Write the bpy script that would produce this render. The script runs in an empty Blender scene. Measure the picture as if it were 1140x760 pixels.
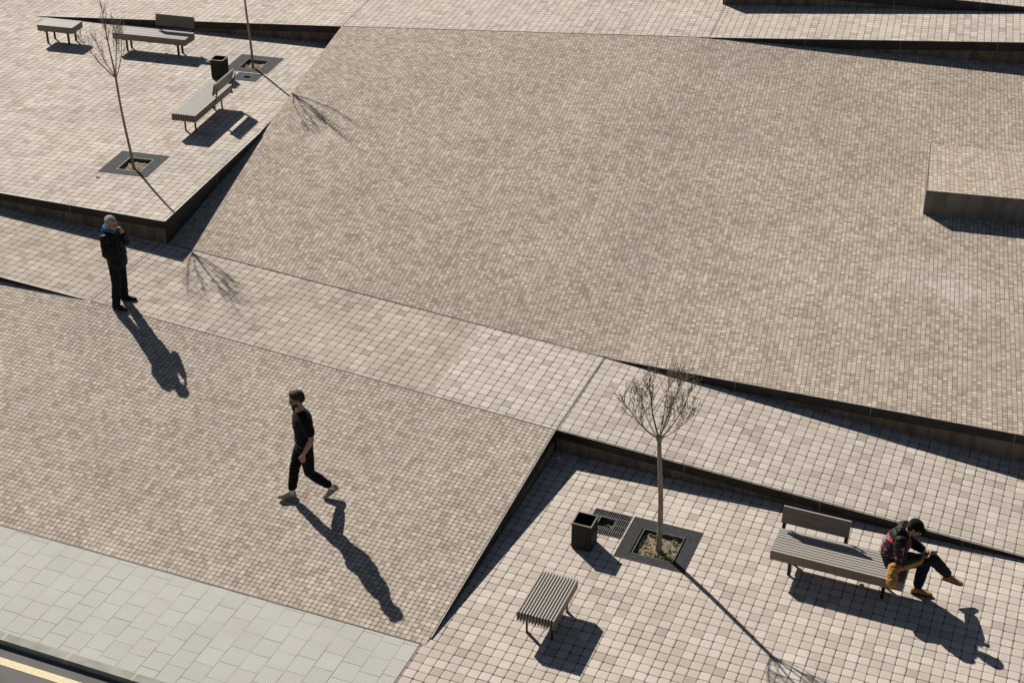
import bpy, bmesh, math, random
from mathutils import Vector, Matrix, noise
R = math.radians
scene = bpy.context.scene
COL = scene.collection
V3 = Vector

# ------------------------------------------------------------------ materials
class G:
    """tiny node-graph helper"""
    def __init__(s, name):
        s.m = bpy.data.materials.new(name); s.m.use_nodes = True
        s.t = s.m.node_tree; s.n = s.t.nodes; s.n.clear()
        s.out = s.n.new('ShaderNodeOutputMaterial')
        s.b = s.n.new('ShaderNodeBsdfPrincipled')
        s.t.links.new(s.b.outputs[0], s.out.inputs[0])
    def put(s, sock, v):
        if hasattr(v, 'is_output'): s.t.links.new(v, sock)
        else:
            if hasattr(sock, 'default_value'):
                try: sock.default_value = v
                except Exception: sock.default_value = tuple(v) + (1.0,)
    def math(s, op, a, b=None, c=None, clamp=False):
        n = s.n.new('ShaderNodeMath'); n.operation = op; n.use_clamp = clamp
        s.put(n.inputs[0], a)
        if b is not None: s.put(n.inputs[1], b)
        if c is not None: s.put(n.inputs[2], c)
        return n.outputs[0]
    def obj(s):
        return s.n.new('ShaderNodeTexCoord').outputs['Object']
    def mapping(s, vec, rot=0., scale=(1, 1, 1), loc=(0, 0, 0)):
        n = s.n.new('ShaderNodeMapping'); s.put(n.inputs['Vector'], vec)
        n.inputs['Rotation'].default_value = (0, 0, rot); n.inputs['Scale'].default_value = scale
        n.inputs['Location'].default_value = loc
        return n.outputs[0]
    def sep(s, vec):
        n = s.n.new('ShaderNodeSeparateXYZ'); s.put(n.inputs[0], vec); return n.outputs
    def comb(s, x, y, z=0.):
        n = s.n.new('ShaderNodeCombineXYZ')
        for i, v in enumerate((x, y, z)): s.put(n.inputs[i], v)
        return n.outputs[0]
    def noise(s, vec, scale, detail=3., rough=.55, col=False):
        n = s.n.new('ShaderNodeTexNoise'); s.put(n.inputs['Vector'], vec)
        n.inputs['Scale'].default_value = scale; n.inputs['Detail'].default_value = detail
        n.inputs['Roughness'].default_value = rough
        return n.outputs['Color' if col else 'Fac']
    def white(s, vec):
        n = s.n.new('ShaderNodeTexWhiteNoise'); n.noise_dimensions = '3D'
        s.put(n.inputs['Vector'], vec); return n.outputs['Value'], n.outputs['Color']
    def ramp(s, fac, stops, const=False):
        n = s.n.new('ShaderNodeValToRGB'); s.put(n.inputs[0], fac); e = n.color_ramp.elements
        if const: n.color_ramp.interpolation = 'CONSTANT'
        while len(e) < len(stops): e.new(.5)
        for i, (p, c) in enumerate(stops):
            e[i].position = p; e[i].color = tuple(c) + (1.,) if len(c) == 3 else c
        return n.outputs[0]
    def mr(s, v, a, b, c=0., d=1., smooth=True):
        n = s.n.new('ShaderNodeMapRange'); n.interpolation_type = 'SMOOTHSTEP' if smooth else 'LINEAR'
        s.put(n.inputs[0], v)
        for i, x in enumerate((a, b, c, d)): s.put(n.inputs[i + 1], x)
        return n.outputs[0]
    def mix(s, fac, a, b, mode='MIX'):
        n = s.n.new('ShaderNodeMix'); n.data_type = 'RGBA'; n.blend_type = mode
        s.put(n.inputs[0], fac)
        for sock, v in ((n.inputs[6], a), (n.inputs[7], b)):
            s.put(sock, v if hasattr(v, 'is_output') else tuple(v) + (1.,))
        return n.outputs[2]
    def grey(s, v):
        return s.comb(v, v, v)
    def bump(s, h, strength=.5, dist=.01):
        n = s.n.new('ShaderNodeBump'); n.inputs['Strength'].default_value = strength
        n.inputs['Distance'].default_value = dist; s.put(n.inputs['Height'], h)
        s.t.links.new(n.outputs[0], s.b.inputs['Normal'])
    def set(s, **k):
        for a, v in k.items():
            s.put(s.b.inputs[{'color': 'Base Color', 'rough': 'Roughness', 'metal': 'Metallic', 'spec': 'Specular IOR Level'}[a]], v)
        return s.m

def paving(name, size, rot, stops, jit=.07, half=.475, rad=.14, joint=(.08, .066, .053), stain=.16, seed=0., white=(), edge=.034, jitter=.028, grain=.16):
    g = G(name); o = g.obj()
    p = g.mapping(o, rot=-rot, scale=(1 / size, 1 / size, 0), loc=(seed * 3.3, seed * 1.7, 0))
    w = g.sep(g.noise(o, 14., 2., col=True))
    x, y, _ = g.sep(p)
    x = g.math('ADD', x, g.math('MULTIPLY', g.math('SUBTRACT', w[0], .5), jitter * 3))
    y = g.math('ADD', y, g.math('MULTIPLY', g.math('SUBTRACT', w[1], .5), jitter * 3))
    cx = g.math('FLOOR', x)
    cr, _ = g.white(g.comb(cx, seed + 3.1, .7))
    y = g.math('ADD', y, g.math('MULTIPLY', cr, jit))
    cy = g.math('FLOOR', y)
    rv, rc = g.white(g.comb(cx, cy, seed + .37))
    r1, r2, r3 = g.sep(rc)
    fx = g.math('ABSOLUTE', g.math('ADD', g.math('SUBTRACT', g.math('FRACT', x), .5), g.math('MULTIPLY', g.math('SUBTRACT', r1, .5), .03)))
    fy = g.math('ABSOLUTE', g.math('ADD', g.math('SUBTRACT', g.math('FRACT', y), .5), g.math('MULTIPLY', g.math('SUBTRACT', r2, .5), .03)))
    hh = g.math('ADD', half - .012, g.math('MULTIPLY', r3, .024))
    qx = g.math('SUBTRACT', fx, g.math('SUBTRACT', hh, rad)); qy = g.math('SUBTRACT', fy, g.math('SUBTRACT', hh, rad))
    mx = g.math('MAXIMUM', qx, 0.); my = g.math('MAXIMUM', qy, 0.)
    d = g.math('SQRT', g.math('ADD', g.math('MULTIPLY', mx, mx), g.math('MULTIPLY', my, my)))
    d = g.math('ADD', d, g.math('MINIMUM', g.math('MAXIMUM', qx, qy), 0.))
    d = g.math('SUBTRACT', d, rad)
    mask = g.mr(d, -edge, edge * .7)
    col = g.ramp(rv, stops)
    fine = g.noise(o, 170., 3., .7); mid = g.noise(o, 34., 3., .6); big = g.noise(o, .55, 4., .6); med = g.noise(o, 2.6, 4., .65)
    f = g.math('ADD', 1., g.math('MULTIPLY', g.math('SUBTRACT', fine, .5), grain * 2))
    f = g.math('MULTIPLY', f, g.math('ADD', 1., g.math('MULTIPLY', g.math('SUBTRACT', mid, .5), .18)))
    f = g.math('MULTIPLY', f, g.math('ADD', 1., g.math('MULTIPLY', g.math('SUBTRACT', big, .5), stain * 2)))
    f = g.math('MULTIPLY', f, g.math('ADD', 1., g.math('MULTIPLY', g.math('SUBTRACT', med, .5), stain * 1.6)))
    col = g.mix(1., col, g.grey(f), 'MULTIPLY')
    vo = g.n.new('ShaderNodeTexVoronoi'); g.put(vo.inputs['Vector'], o); vo.inputs['Scale'].default_value = 1.7
    col = g.mix(g.mr(vo.outputs['Distance'], .018, .034, .45, 0.), col, (.10, .085, .07))   # old chewing-gum spots
    # dark worn spots
    sp = g.mr(g.noise(o, 1.15, 6., .72), .60, .74, 0., .30)
    col = g.mix(sp, col, (.17, .135, .11))
    for (wx, wy, wr, wa) in white:      # chalky efflorescence patches
        a = g.mapping(o, loc=(-wx, -wy, 0)); ax, ay, _ = g.sep(a)
        dd = g.math('SQRT', g.math('ADD', g.math('MULTIPLY', ax, ax), g.math('MULTIPLY', ay, ay)))
        dd = g.math('ADD', dd, g.math('MULTIPLY', g.math('SUBTRACT', g.noise(o, 5., 4., .7), .5), wr * 1.8))
        col = g.mix(g.mr(dd, wr * .1, wr, wa, 0.), col, (.62, .58, .53))
    jm = g.math('MULTIPLY', mask, g.mr(g.noise(o, 5., 3.), .25, .6, .68, 1.))
    col = g.mix(jm, col, joint)
    h = g.math('SUBTRACT', 1., g.mr(d, -.12, .03))
    h = g.math('ADD', h, g.math('MULTIPLY', fine, .12))
    h = g.math('ADD', h, g.math('MULTIPLY', rv, .10))
    g.bump(h, .55, size * .045)
    return g.set(color=col, rough=.9, spec=.25)

def plain(name, c, rough=.6, metal=0., var=.25, scale=8., bump=0., spec=.4, stretch=(1, 1, 1), c2=None):
    g = G(name); o = g.mapping(g.obj(), scale=stretch)
    n = g.noise(o, scale, 4., .6)
    c2 = c2 or tuple(v * (1 - var) for v in c); c1 = tuple(v * (1 + var) for v in c) if c2 is None else c
    col = g.mix(g.mr(n, .3, .7), c2, tuple(min(1, v * (1 + var)) for v in c))
    if bump: g.bump(n, bump, .01)
    return g.set(color=col, rough=rough, metal=metal, spec=spec)

LIGHT = [(0., (.35, .288, .239)), (.07, (.408, .344, .287)), (.3, (.455, .391, .329)), (.75, (.488, .425, .361)), (1., (.53, .472, .406))]
SMALL = [(0., (.29, .227, .175)), (.3, (.372, .302, .238)), (.62, (.418, .347, .279)), (.88, (.465, .393, .32)), (1., (.525, .455, .38))]
SMALLW = [(0., (.33, .265, .207)), (.2, (.41, .34, .27)), (.55, (.456, .385, .312)), (.85, (.49, .418, .343)), (1., (.55, .482, .405))]
SMALLB = [(p, tuple(v * .99 for v in c)) for p, c in SMALL]
ROT = R(6.6)
M = {}
M['lp'] = paving('large_pale_pavers', .151, 0, LIGHT, seed=1.)
M['ramp'] = paving('large_ramp_pavers', .151, 0, LIGHT, seed=2.)
NEW = [(p, (c[0] * 1.08, c[1] * 1.09, c[2] * 1.1)) for p, c in LIGHT]
M['landing'] = paving('large_landing_pavers', .151, 0, NEW, seed=5., stain=.14)
OLD = [(p, (c[0] * .9, c[1] * .875, c[2] * .85)) for p, c in LIGHT]
M['landing_old'] = paving('older_landing_pavers', .151, 0, OLD, seed=9., stain=.3)
M['up'] = paving('large_terrace_pavers', .151, ROT, LIGHT, seed=3., stain=.27)
M['strip'] = paving('large_strip_pavers', .151, R(6.2), LIGHT, seed=4.)
M['big'] = paving('small_brown_pavers', .0748, R(7.8), SMALL, jit=.26, half=.46, rad=.14, seed=6., edge=.055, stain=.25, joint=(.085, .068, .054), grain=.22, white=((5.05, 5.95, .55, .45), (2.07, 7.01, .2, .55), (4.4, 6.3, .8, .2)))
M['low'] = paving('small_tan_pavers', .0755, 0, SMALLW, jit=.14, half=.452, rad=.15, seed=7., edge=.055, stain=.2, joint=(.06, .046, .035), grain=.2)
M['block'] = paving('small_block_pavers', .078, R(7.8), SMALLB, jit=.5, half=.46, rad=.14, seed=8., edge=.06, joint=(.13, .11, .09))

def tiles():
    g = G('pale_ribbed_tiles'); o = g.obj()
    x, y, _ = g.sep(g.mapping(o, scale=(1 / .29, 1 / .31, 0)))
    cx = g.math('FLOOR', x)
    y2 = g.math('ADD', y, g.white(g.comb(cx, 4.4, 1.1))[0])
    rv, rc = g.white(g.comb(cx, g.math('FLOOR', y2), 2.2))
    e = g.math('MAXIMUM', g.math('ABSOLUTE', g.math('SUBTRACT', g.math('FRACT', x), .5)), g.math('MULTIPLY', g.math('ABSOLUTE', g.math('SUBTRACT', g.math('FRACT', y2), .5)), .998))
    j = g.mr(e, .474, .49)
    ox, oy, _ = g.sep(o)
    r1 = g.mr(g.math('SINE', g.math('MULTIPLY', oy, 2 * math.pi / .0285)), -.9, .1)
    r2 = g.mr(g.math('SINE', g.math('MULTIPLY', ox, 2 * math.pi / .0285)), -.9, .1)
    ribm = g.math('MULTIPLY', r1, r2)
    col = g.ramp(rv, [(0., (.51, .496, .442)), (.5, (.545, .53, .474)), (1., (.58, .565, .507))])
    q1, q2, q3 = g.sep(rc)
    col = g.mix(g.mr(q1, .72, .9, 0., .35), col, (.47, .41, .36)); col = g.mix(g.mr(q2, .8, .95, 0., .35), col, (.42, .44, .44))
    n = g.noise(o, 1.2, 5., .65); n2 = g.noise(o, 60., 3.)
    f = g.math('MULTIPLY', g.math('ADD', .84, g.math('MULTIPLY', n, .32)), g.math('ADD', .9, g.math('MULTIPLY', n2, .2)))
    col = g.mix(1., col, g.grey(f), 'MULTIPLY')
    col = g.mix(g.mr(n, .62, .8, 0., .35), col, (.33, .29, .25))
    col = g.mix(g.math('MULTIPLY', g.math('SUBTRACT', 1., ribm), .7), col, (.26, .25, .215))
    col = g.mix(g.math('MULTIPLY', j, g.mr(g.noise(o, 3., 3.), .3, .65, .25, .9)), col, (.16, .15, .125))
    g.bump(g.math('SUBTRACT', ribm, g.math('MULTIPLY', j, .8)), .5, .004)
    return g.set(color=col, rough=.85, spec=.3)
M['tiles'] = tiles()

def kerbmat():
    g = G('granite_kerb'); o = g.obj(); x, y, z = g.sep(o)
    n = g.noise(o, 90., 4., .7); n2 = g.noise(o, 4., 4.)
    col = g.mix(g.mr(n2, .3, .7), (.225, .222, .185), (.31, .305, .262))
    col = g.mix(g.mr(n, .55, .7, 0., .5), col, (.16, .15, .13))
    fx = g.math('ABSOLUTE', g.math('SUBTRACT', g.math('FRACT', g.math('ADD', g.math('DIVIDE', x, .99), .18)), .5))
    col = g.mix(g.mr(fx, .482, .49, 0., .8), col, (.46, .39, .31))
    g.bump(n, .4, .004)
    return g.set(color=col, rough=.85)
M['kerb'] = kerbmat()

def asphalt():
    g = G('asphalt'); o = g.obj()
    n = g.noise(o, 140., 3., .8); n2 = g.noise(o, 1.6, 5., .6)
    col = g.mix(g.mr(n, .35, .7), (.075, .07, .066), (.145, .136, .128))
    col = g.mix(g.mr(n2, .3, .75), col, (.135, .122, .11), )
    g.bump(n, .6, .006)
    return g.set(color=col, rough=.9)
M['asphalt'] = asphalt()
M['yellow'] = plain('worn_yellow_paint', (.62, .52, .30), .7, var=.12, scale=30., bump=.2)
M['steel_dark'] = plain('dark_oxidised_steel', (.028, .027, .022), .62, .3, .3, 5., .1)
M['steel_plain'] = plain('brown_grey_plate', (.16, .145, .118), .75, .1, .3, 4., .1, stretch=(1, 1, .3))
M['steel_edge'] = plain('worn_steel_edge', (.27, .262, .245), .55, .5, .25, 12.)
M['joint'] = plain('zinc_joint_strip', (.15, .145, .135), .7, .1, .25, 9.)
def rust():
    g = G('rusty_ribbed_plate'); o = g.obj()
    n = g.noise(g.mapping(o, scale=(1, 1, .12)), 6., 5., .65); n2 = g.noise(o, 28., 4.)
    col = g.mix(g.mr(n, .35, .68), (.165, .118, .08), (.31, .24, .178))
    col = g.mix(g.mr(n2, .5, .75, 0., .55), col, (.10, .075, .052))
    g.bump(n2, .3, .005)
    return g.set(color=col, rough=.85, spec=.25)
M['rust'] = rust()
def wood():
    g = G('weathered_bench_wood'); o = g.obj()
    n = g.noise(g.mapping(o, scale=(.9, 7., 7.)), 7., 4., .6); n2 = g.noise(o, 3., 3.)
    col = g.mix(g.mr(n, .3, .72), (.135, .095, .067), (.215, .165, .125))
    col = g.mix(g.mr(n2, .4, .75, 0., .4), col, (.20, .15, .115))
    # upper side of the boards: weather-bleached, with grazing sheen painted into the colour
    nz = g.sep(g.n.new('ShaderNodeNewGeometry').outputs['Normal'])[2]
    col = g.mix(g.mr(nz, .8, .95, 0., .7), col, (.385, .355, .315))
    g.bump(n, .3, .003)
    return g.set(color=col, rough=.5, spec=.5)
M['wood'] = wood()
M['metal_black'] = plain('black_painted_metal', (.016, .016, .016), .45, .2, .2, 10.)
M['grate'] = plain('dark_grating_steel', (.03, .03, .031), .85, 0., .3, 14.)
M['grate_bar'] = plain('galvanised_grating', (.16, .16, .15), .45, .6, .25, 14.)
M['bin_rim'] = plain('scuffed_bin_rim', (.22, .215, .20), .45, .5, .25, 12.)
M['soil'] = plain('dry_tree_soil', (.19, .145, .095), .95, 0, .5, 18., .8)
M['straw'] = plain('straw_litter', (.36, .28, .18), .9, 0, .4, 30.)
M['weed'] = plain('weed_leaves', (.10, .125, .03), .6, 0, .4, 20.)
M['bark'] = plain('grey_tree_bark', (.25, .208, .155), .85, 0, .35, 22., .5, stretch=(1, 1, .25))
M['twig'] = plain('twig_bark', (.22, .17, .12), .8, 0, .3, 22.)
M['bud'] = plain('dry_buds', (.26, .19, .115), .8, 0, .3, 30.)
M['paper'] = plain('white_paper', (.75, .76, .78), .8, 0, .05)
M['leaf'] = plain('dead_leaf', (.19, .10, .045), .8, 0, .3, 40.)
M['ground'] = plain('bare_ground', (.2, .18, .15), .95, 0, .2, 3.)
# clothes and skin
def cloth(name, c, var=.25, rough=.9, scale=60., bump=.3):
    g = G(name); o = g.obj(); n = g.noise(o, scale, 4., .7); n2 = g.noise(o, 7., 3.)
    col = g.mix(g.mr(n2, .3, .7), tuple(v * (1 - var) for v in c), tuple(v * (1 + var) for v in c))
    g.bump(g.math('ADD', n, g.math('MULTIPLY', n2, 2.)), bump, .006)
    g.b.inputs['Sheen Weight'].default_value = .03
    return g.set(color=col, rough=rough, spec=.12)
def skinm(name, c, lips):
    g = G(name); n = g.noise(g.obj(), 40., 3.)
    col = g.mix(g.mr(n, .3, .7), c, lips)
    g.b.inputs['Subsurface Weight'].default_value = .12
    g.b.inputs['Subsurface Radius'].default_value = (.01, .004, .002)
    return g.set(color=col, rough=.5, spec=.35)
M['skin_tan'] = skinm('tanned_skin', (.36, .205, .135), (.31, .165, .105))
M['skin_pale'] = skinm('ruddy_skin', (.44, .26, .185), (.38, .20, .14))
M['eye'] = plain('dark_eye', (.02, .015, .012), .25, 0, .1)
M['hair_dark'] = cloth('dark_brown_hair', (.035, .023, .015), .4, .6, 90., .8)
M['hair_grey'] = cloth('grey_hair', (.40, .39, .37), .35, .6, 90., .8)
M['black'] = cloth('black_cotton', (.007, .007, .0075))
M['black2'] = cloth('black_trouser_cloth', (.006, .006, .0075))
M['navy'] = cloth('dark_navy_denim', (.010, .0115, .018))
M['jacket'] = cloth('dark_quilted_jacket', (.008, .0085, .009), .3, .55)
M['blue'] = cloth('bright_blue_hood', (.045, .17, .42), .35)
M['olive'] = cloth('olive_suede', (.29, .262, .19), .3)
M['sole'] = plain('pale_rubber_sole', (.38, .34, .27), .7, 0, .15)
M['sock'] = cloth('white_sock', (.62, .58, .52), .1)
M['lens'] = plain('sunglass_lens', (.02, .022, .025), .08, 0, .1)
M['leather'] = plain('brown_leather', (.032, .017, .010), .5, 0, .3, 30.)
M['tan'] = cloth('tan_canvas', (.33, .165, .05), .3)
M['tan_shoe'] = cloth('tan_nubuck', (.33, .155, .05), .3)
M['brown_suede'] = cloth('rust_brown_suede', (.15, .062, .028), .3)
M['glass_black'] = plain('phone_glass', (.012, .012, .014), .15, 0, .1)
M['shoe_black'] = cloth('black_shoe', (.012, .011, .011), .2, .6)
def plaid():
    g = G('red_and_pink_plaid'); o = g.obj(); x, y, z = g.sep(o)
    def band(v, per, ph, w):
        return g.mr(g.math('ABSOLUTE', g.math('SUBTRACT', g.math('FRACT', g.math('ADD', g.math('DIVIDE', v, per), ph)), .5)), w, w * .6)
    wob = g.noise(o, 9., 2.)
    zz = g.math('ADD', z, g.math('MULTIPLY', wob, .05)); yy = g.math('ADD', g.math('ADD', x, y), g.math('MULTIPLY', wob, .06))
    col = g.mix(band(zz, .15, .1, .17), (.018, .018, .024), (.30, .04, .036))
    col = g.mix(g.math('MULTIPLY', band(yy, .14, .55, .19), .8), col, (.42, .15, .17))
    col = g.mix(band(zz, .15, .62, .05), col, (.16, .18, .24))
    col = g.mix(band(yy, .14, .05, .12), col, (.015, .015, .02))
    g.bump(g.noise(o, 40., 3.), .3, .006)
    return g.set(color=col, rough=.9, spec=.2)
M['plaid'] = plaid()

# ------------------------------------------------------------------ mesh helpers
class MB:
    def __init__(s): s.v = []; s.f = []; s.mi = []
    def add(s, vs, fs, mi=0):
        b = len(s.v); s.v += [tuple(v) for v in vs]; s.f += [tuple(i + b for i in f) for f in fs]; s.mi += [mi] * len(fs)
    def hexa(s, p, mi=0):   # 8 points: bottom 4 ccw, top 4 ccw
        s.add(p, [(3, 2, 1, 0), (4, 5, 6, 7), (0, 1, 5, 4), (1, 2, 6, 5), (2, 3, 7, 6), (3, 0, 4, 7)], mi)
    def box(s, c, d, rz=0., mi=0, mat=None):
        x, y, z = (k / 2 for k in d); P = []
        for zz in (-z, z):
            for xx, yy in ((-x, -y), (x, -y), (x, y), (-x, y)): P.append(V3((xx, yy, zz)))
        m = mat or Matrix.Rotation(rz, 4, 'Z')
        s.hexa([m @ p + V3(c) for p in P], mi)
    def loft(s, rings, n=12, mi=0):   # ring: (centre, half axis a, half axis b)
        vs = []; fs = []
        for c, a, b in rings:
            for k in range(n):
                t = 2 * math.pi * k / n
                vs.append(V3(c) + V3(a) * math.cos(t) + V3(b) * math.sin(t))
        for i in range(len(rings) - 1):
            for k in range(n):
                k2 = (k + 1) % n
                fs.append((i * n + k, i * n + k2, (i + 1) * n + k2, (i + 1) * n + k))
        fs.append(tuple(range(n - 1, -1, -1))); fs.append(tuple(range((len(rings) - 1) * n, len(rings) * n)))
        s.add(vs, fs, mi)
    def limb(s, pts, rad, n=12, side=None, flat=1., mi=0, cap=True):
        pts = [V3(p) for p in pts]; R_ = list(rad); T = []
        for i in range(len(pts)):
            a = pts[max(0, i - 1)]; b = pts[min(len(pts) - 1, i + 1)]; T.append((b - a).normalized())
        rings = []
        ref = V3(side) if side is not None else (V3((0, 0, 1)) if abs(T[0].z) < .9 else V3((0, 1, 0)))
        def ring(c, t, r):
            a = (ref - t * ref.dot(t)).normalized(); b = t.cross(a); return (c, a * r, b * r * flat)
        if cap:
            for q in (.98, .8, .45): rings.append(ring(pts[0] - T[0] * R_[0] * q, T[0], R_[0] * math.sqrt(max(.02, 1 - q * q))))
        for p, t, r in zip(pts, T, R_): rings.append(ring(p, t, r))
        if cap:
            for q in (.45, .8, .98): rings.append(ring(pts[-1] + T[-1] * R_[-1] * q, T[-1], R_[-1] * math.sqrt(max(.02, 1 - q * q))))
        s.loft(rings, n, mi)
    def seg(s, pts, rad, n=12):
        for a, b, ra, rb in zip(pts, pts[1:], rad, rad[1:]): s.limb([a, b], [ra, rb], n)
    def ell(s, c, r, rot=None, n=14, m=9, mi=0):
        rot = rot or Matrix.Identity(3); rings = []
        for i in range(m):
            t = math.pi * (i + .15) / (m - .7); z = -math.cos(t); q = math.sin(t)
            rings.append((V3(c) + rot @ V3((0, 0, z * r[2])), rot @ V3((r[0] * q, 0, 0)), rot @ V3((0, r[1] * q, 0))))
        s.loft(rings, n, mi)
    def tube(s, pts, rad, n=6, mi=0):
        s.limb(pts, rad, n, mi=mi, cap=False)
    def build(s, name, mats, parent=None, smooth=False):
        me = bpy.data.meshes.new(name); me.from_pydata(s.v, [], s.f)
        for m in (mats if isinstance(mats, (list, tuple)) else [mats]): me.materials.append(m)
        me.polygons.foreach_set('material_index', s.mi)
        if smooth: me.polygons.foreach_set('use_smooth', [True] * len(s.f))
        me.update()
        o = bpy.data.objects.new(name, me); COL.objects.link(o)
        if parent: o.parent = parent
        return o

def remesh(mb, name, mat, parent, voxel=.008, smooth=4, wr=0., wscale=9., seed=0.):
    """union of overlapping shapes into one continuous skin"""
    o = mb.build(name + '_raw', mat)
    bm = bmesh.new(); bm.from_mesh(o.data); bmesh.ops.recalc_face_normals(bm, faces=bm.faces); bm.to_mesh(o.data); bm.free()
    md = o.modifiers.new('r', 'REMESH'); md.mode = 'VOXEL'; md.voxel_size = voxel; md.use_smooth_shade = True
    sm = o.modifiers.new('s', 'SMOOTH'); sm.factor = .5; sm.iterations = smooth
    dg = bpy.context.evaluated_depsgraph_get(); dg.update()
    me = bpy.data.meshes.new_from_object(o.evaluated_get(dg)); me.name = name
    raw = o.data; bpy.data.objects.remove(o); bpy.data.meshes.remove(raw)
    if wr:
        me.update(); nm = [v.normal.copy() for v in me.vertices]
        for v, n in zip(me.vertices, nm):
            p = v.co * wscale + V3((seed, seed * 2, 0)); q = V3((p.x, p.y, p.z * 1.6))
            a = noise.noise(q) + .5 * noise.noise(q * 2.3)
            v.co = v.co + n * wr * (1. - 2.2 * abs(a))
    me.polygons.foreach_set('use_smooth', [True] * len(me.polygons))
    if not me.materials: me.materials.append(mat)
    n = bpy.data.objects.new(name, me); COL.objects.link(n); n.parent = parent
    return n

def tag(o, label, cat, group=None):
    o['label'] = label; o['category'] = cat
    if group: o['group'] = group
    return o
def thing(name, label, cat, loc=(0, 0, 0), rz=0., group=None):
    o = bpy.data.objects.new(name, None); o.empty_display_size = .2; COL.objects.link(o)
    o.location = loc; o.rotation_euler = (0, 0, rz)
    return tag(o, label, cat, group)
def struct(o): o['kind'] = 'structure'; return o
def copy_thing(t, loc, rz, label, group=None):
    c = t.copy(); COL.objects.link(c); c.location = loc; c.rotation_euler = (0, 0, rz); c['label'] = label
    if group: c['group'] = group
    for ch in list(t.children):
        d = ch.copy(); COL.objects.link(d); d.parent = c
        for gch in list(ch.children):
            e = gch.copy(); COL.objects.link(e); e.parent = d
    return c

# ------------------------------------------------------------------ levels of the square
UPZ = 1.394
C_UP = V3((-8.255, 2.20)); M_UP = V3((-8.735, 6.43)); TL = V3((-9.60, 11.70)); TLZ = 1.82
LEFT_FRONT = V3((-20., 1.71)); BK0 = V3((-17.24, 10.58))
TJ = V3((-1.51, 13.78)); TJZ = 2.0
TR = V3((5.03, 15.6)); TRZ = 2.2
TR2 = V3((10.5, 17.15)); TR2Z = 2.36
def lerp(a, b, t): return a + (b - a) * t
def pw(x, pts):
    if x <= pts[0][0]: return pts[0][1]
    for (a, va), (b, vb) in zip(pts, pts[1:]):
        if x <= b: return lerp(va, vb, (x - a) / (b - a))
    return pts[-1][1]
def z_south(x):     # ramps and landing along y = 0
    if x > 0: return max(.415 - .0495 * x, .012)
    if x > -8.36: return .415 - .056 * x
    return .883 + .045 * (-8.36 - x)
def z_ramp(x, y): return z_south(x) + .028 * y
def z_low(x, y): return max(0., min(.883, .415 - .056 * min(x, 0)) * (y + 4.76) / 4.76)
BS = [(-8.37, .947), (.06, .477), (6.7, .645), (13., .80)]            # big slope, south edge
BN = [(-9.6, 1.82), (-1.51, 2.0), (5.1, 1.71), (10.5, 1.5)]              # big slope, north edge
BNY = [(-9.6, 11.70), (-1.51, 13.78), (5.1, 15.64), (10.5, 17.15)]
def z_big(x, y):
    yn = pw(x, BNY); t = (y - 2.22) / (yn - 2.22)
    return lerp(pw(x, BS), pw(x, BN), t)

def sheet(name, mat, xs, yfun0, yfun1, zfun, ny=16):
    mb = MB(); vs = []; fs = []
    for x in xs:
        a, b = yfun0(x), yfun1(x)
        for j in range(ny + 1):
            y = lerp(a, b, j / ny); vs.append((x, y, zfun(x, y)))
    for i in range(len(xs) - 1):
        for j in range(ny):
            k = i * (ny + 1) + j; fs.append((k, k + ny + 1, k + ny + 2, k + 1))
    mb.add(vs, fs); return struct(mb.build(name, mat, smooth=False))
def frange(a, b, n): return [lerp(a, b, i / n) for i in range(n + 1)]

def flat_with_holes(name, mat, outer, holes, z):
    bm = bmesh.new(); es = []
    for loop in [outer] + holes:
        vs = [bm.verts.new((p[0], p[1], z)) for p in loop]
        es += [bm.edges.new((vs[i], vs[(i + 1) % len(vs)])) for i in range(len(vs))]
    bmesh.ops.triangle_fill(bm, use_beauty=True, use_dissolve=False, edges=es, normal=(0, 0, 1))
    for f in bm.faces:
        if f.normal.z < 0: f.normal_flip()
    me = bpy.data.meshes.new(name); bm.to_mesh(me); bm.free(); me.materials.append(mat)
    o = bpy.data.objects.new(name, me); COL.objects.link(o); return struct(o)

def rect(cx, cy, w, h, a):
    c, s = math.cos(a), math.sin(a)
    return [(cx + c * x - s * y, cy + s * x + c * y) for x, y in ((-w / 2, -h / 2), (w / 2, -h / 2), (w / 2, h / 2), (-w / 2, h / 2))]
# tree pits: centre, size, angle
PIT_LP = (2.165, -1.592, 1.03, .985, 0.)
SM_LP = (1.345, -1.40, .56, .565, 0.)
UA = R(7.6)
PIT_L = (-10.165, 4.115, 1.01, 1.02, UA)
PIT_2 = (-10.80, 9.77, 1.02, 1.02, UA)
SM_2 = (-10.535, 9.005, .56, .45, UA)

# lower plaza
flat_with_holes('plaza_paving', M['lp'], [(-.075, -6.60), (16, -6.60), (16, .05), (.004, .05), (.004, -4.53), (-.075, -4.78)],
                [rect(*PIT_LP), rect(*SM_LP)], 0.)
# ramps and landing
sheet('landing_paving', M['landing_old'], frange(-8.36, -2.114, 10), lambda x: 0., lambda x: 2.24, z_ramp, 4)
sheet('landing_paving', M['landing'], frange(-2.114, 0., 3), lambda x: 0., lambda x: 2.24, z_ramp, 4)
sheet('east_ramp_paving', M['ramp'], frange(0., 8.14, 8) + [16.], lambda x: 0., lambda x: 2.30, z_ramp, 4)
sheet('west_ramp_paving', M['landing_old'], frange(-22., -8.36, 8), lambda x: 0., lambda x: 2.30, z_ramp, 4)
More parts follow.
